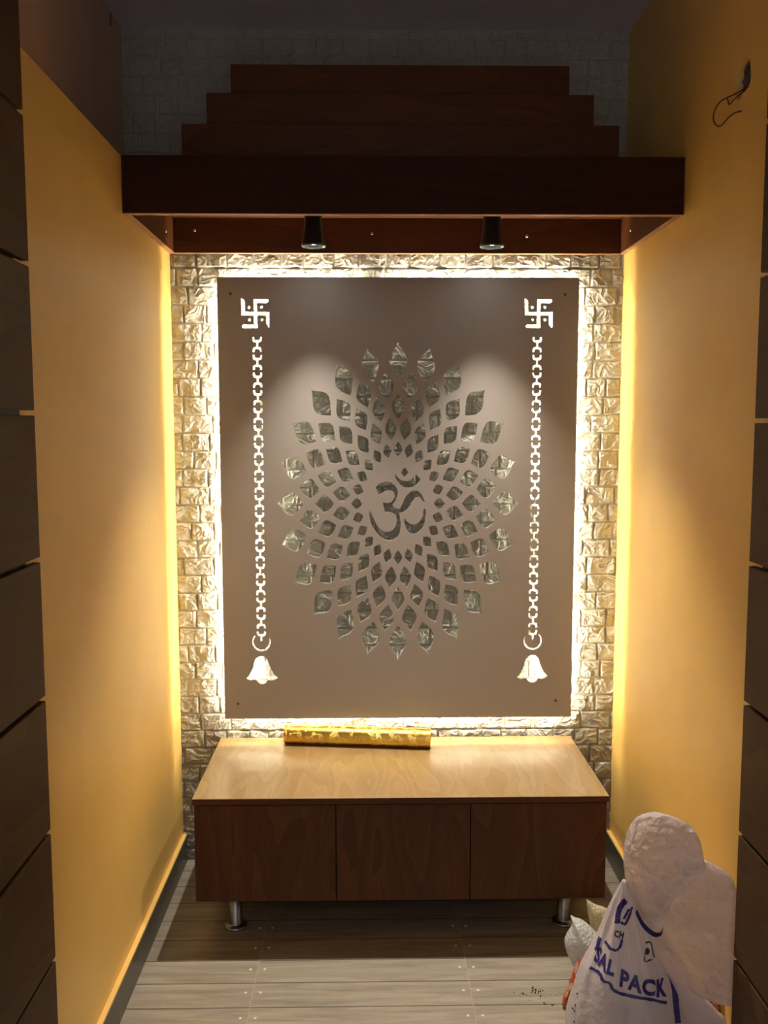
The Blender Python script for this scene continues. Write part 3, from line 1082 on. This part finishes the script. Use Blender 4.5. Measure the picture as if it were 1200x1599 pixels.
def ribbon(pts, wd):
    L_ = [(p.x, p.y) for p in catmull(pts, 4)]
    polys = []
    for a, b in zip(L_, L_[1:]):
        dx_, dy_ = b[0] - a[0], b[1] - a[1]
        n_ = math.hypot(dx_, dy_)
        nx_, ny_ = -dy_ / n_ * wd / 2, dx_ / n_ * wd / 2
        ex, ey = dx_ * 0.03, dy_ * 0.03
        polys.append([on_bag(a[0] + nx_ - ex, a[1] + ny_ - ey), on_bag(b[0] + nx_ + ex, b[1] + ny_ + ey), on_bag(b[0] - nx_ + ex, b[1] - ny_ + ey), on_bag(a[0] - nx_ - ex, a[1] - ny_ - ey)])
    return polys


wrap_polys('printed_line', ribbon([(921, 1511), (936, 1520), (942, 1532), (952, 1536), (960, 1548), (985, 1556), (1015, 1561), (1041, 1566)], 5), M['blue'])
wrap_polys('printed_line', ribbon([(937, 1463), (934, 1474), (931, 1484)], 6), M['blue'])
wrap_polys('printed_line', ribbon([(945, 1470), (952, 1480), (962, 1485), (969, 1477), (971, 1469)], 4), M['blue'])
wrap_polys('printed_stripe', ribbon([(1044, 1512), (1050, 1530), (1054, 1550), (1056, 1570), (1059, 1598)], 9), M['blue'])
wrap_polys('printed_emblem', ribbon([(977, 1406), (969, 1416), (965, 1430), (964, 1441)], 9) + ribbon([(970, 1440), (976, 1444), (983, 1430), (987, 1417)], 4) + ribbon([(974, 1436), (982, 1420)], 4), M['blue'])
wrap_polys('printed_mark', ribbon([(1008, 1474), (1012, 1471), (1017, 1474), (1020, 1490), (1021, 1496), (1007, 1502), (1008, 1488)], 2)
           + [[on_bag(1011 + 4 * math.cos(t_ * math.pi / 5), 1486 + 6 * math.sin(t_ * math.pi / 5)) for t_ in range(10)]], M['ink'])
for u_, v_ in ((898, 1570), (894, 1575), (897, 1579), (896, 1596), (901, 1552)):
    wrap_polys('printed_dot', [[on_bag(u_ + 1.3 * math.cos(t_ * math.pi / 3), v_ + 2.2 * math.sin(t_ * math.pi / 3)) for t_ in range(6)]], M['ink'])
# strap tied round the neck
st = [(0.572, -0.935, 0.335), (0.580, -0.957, 0.318), (0.592, -0.968, 0.307), (0.606, -0.972, 0.300), (0.618, -0.968, 0.300), (0.627, -0.960, 0.304)]
bm = bmesh.new()
prev = None
for i, p in enumerate(catmull(st, 6)):
    wdt = 0.0052 + 0.0035 * (i > 24)
    row = [bm.verts.new(p + Vector((0.002 * s_, -0.002 * abs(s_), wdt * s_)) - BO) for s_ in (-1, -.5, 0, .5, 1)]
    if prev:
        for a in range(4):
            bm.faces.new((prev[a], prev[a + 1], row[a + 1], row[a]))
    prev = row
bmesh.ops.solidify(bm, geom=bm.faces[:], thickness=0.0012)
from_bm('neck_tie', bm, M['blue'], bag, True)

SMALL = [(0.4836, 0.1695), (0.4956, 0.164), (0.5176, 0.1585), (0.5434, 0.1387), (0.5783, 0.0939), (0.5881, 0.0403), (0.5719, 0.006), (0.5171, 0.006), (0.4875, 0.044), (0.4699, 0.0916), (0.4761, 0.1217), (0.4891, 0.1482)]
so = Vector((0.53, -0.68, 0))
o = from_bm('plastic_bag', shifted(puff(SMALL, lambda x, z: -0.675 - 0.2 * (x - .5), 0.034, 12.2, 0.006, cen=(0.53, 0.07)), so), M['carrier'], None, True)
o.location = so
tag(o, 'small crumpled white carrier bag left of the tall sack', 'bag')
CREAM = [(0.5458, 0.1694), (0.5500, 0.168), (0.572, 0.158), (0.6194, 0.1299), (0.6381, 0.0751), (0.630, 0.01), (0.580, 0.005), (0.5594, 0.0942), (0.5518, 0.1302)]
so = Vector((0.60, -0.58, 0))
o = from_bm('plastic_bag', shifted(puff(CREAM, lambda x, z: -0.590, 0.024, 15.2, 0.005, cen=(0.59, 0.09)), so), M['carrier_cream'], None, True)
o.location = so
tag(o, 'cream plastic bag ear sticking up behind the small white carrier bag', 'bag')
WRAP = [(x - 0.010, max(0.006, z - 0.004)) for x, z in [(0.5065, 0.1531), (0.5131, 0.143), (0.500, 0.10), (0.4783, 0.0544), (0.4594, 0.008), (0.4470, 0.0041), (0.4524, 0.03), (0.4624, 0.0546), (0.4803, 0.1132)]]
so = Vector((0.47, -0.79, 0))
o = from_bm('foil_wrapper', shifted(puff(WRAP, lambda x, z: -0.79, 0.006, 19.0, 0.005, nr=16, cen=(0.472, 0.081)), so), M['foil'], None, False)
o.location = so
tag(o, 'crumpled red and orange snack wrapper squeezed beside the tall sack', 'wrapper')

# perforated orange crate at the far right bottom
o = box('perforated_crate', (-0.015, 0.015, -0.012, 0.012, 0, 0.185), M['perforated'], None, 0.004)
o.location = (0.7510, -0.945, 0.0)
tag(o, 'orange perforated plastic crate corner showing under the sack flap', 'crate')

# crumbs of dirt
bm = bmesh.new()
rc = random.Random(11)
for k in range(46):
    g_ = rc.choice(((0.372, -0.735, .016), (0.392, -0.722, .010), (0.452, -0.745, .012), (0.40, -0.77, .012)))
    x, y = rc.gauss(g_[0], g_[2]), rc.gauss(g_[1], g_[2] * .7)
    s_ = rc.uniform(0.0010, 0.0032)
    m4 = Matrix.Translation((x, y, s_ * .55)) @ Euler((rc.random() * 3, rc.random() * 3, rc.random() * 3)).to_matrix().to_4x4() @ Matrix.Diagonal((s_, s_ * .8, s_ * .6, 1))
    bmesh.ops.create_icosphere(bm, subdivisions=1, radius=1, matrix=m4)
o = from_bm('dirt_crumbs', bm, M['dirt'])
tag(o, 'brown crumbs of dirt scattered on the floor left of the bags', 'dirt')
o['kind'] = 'stuff'
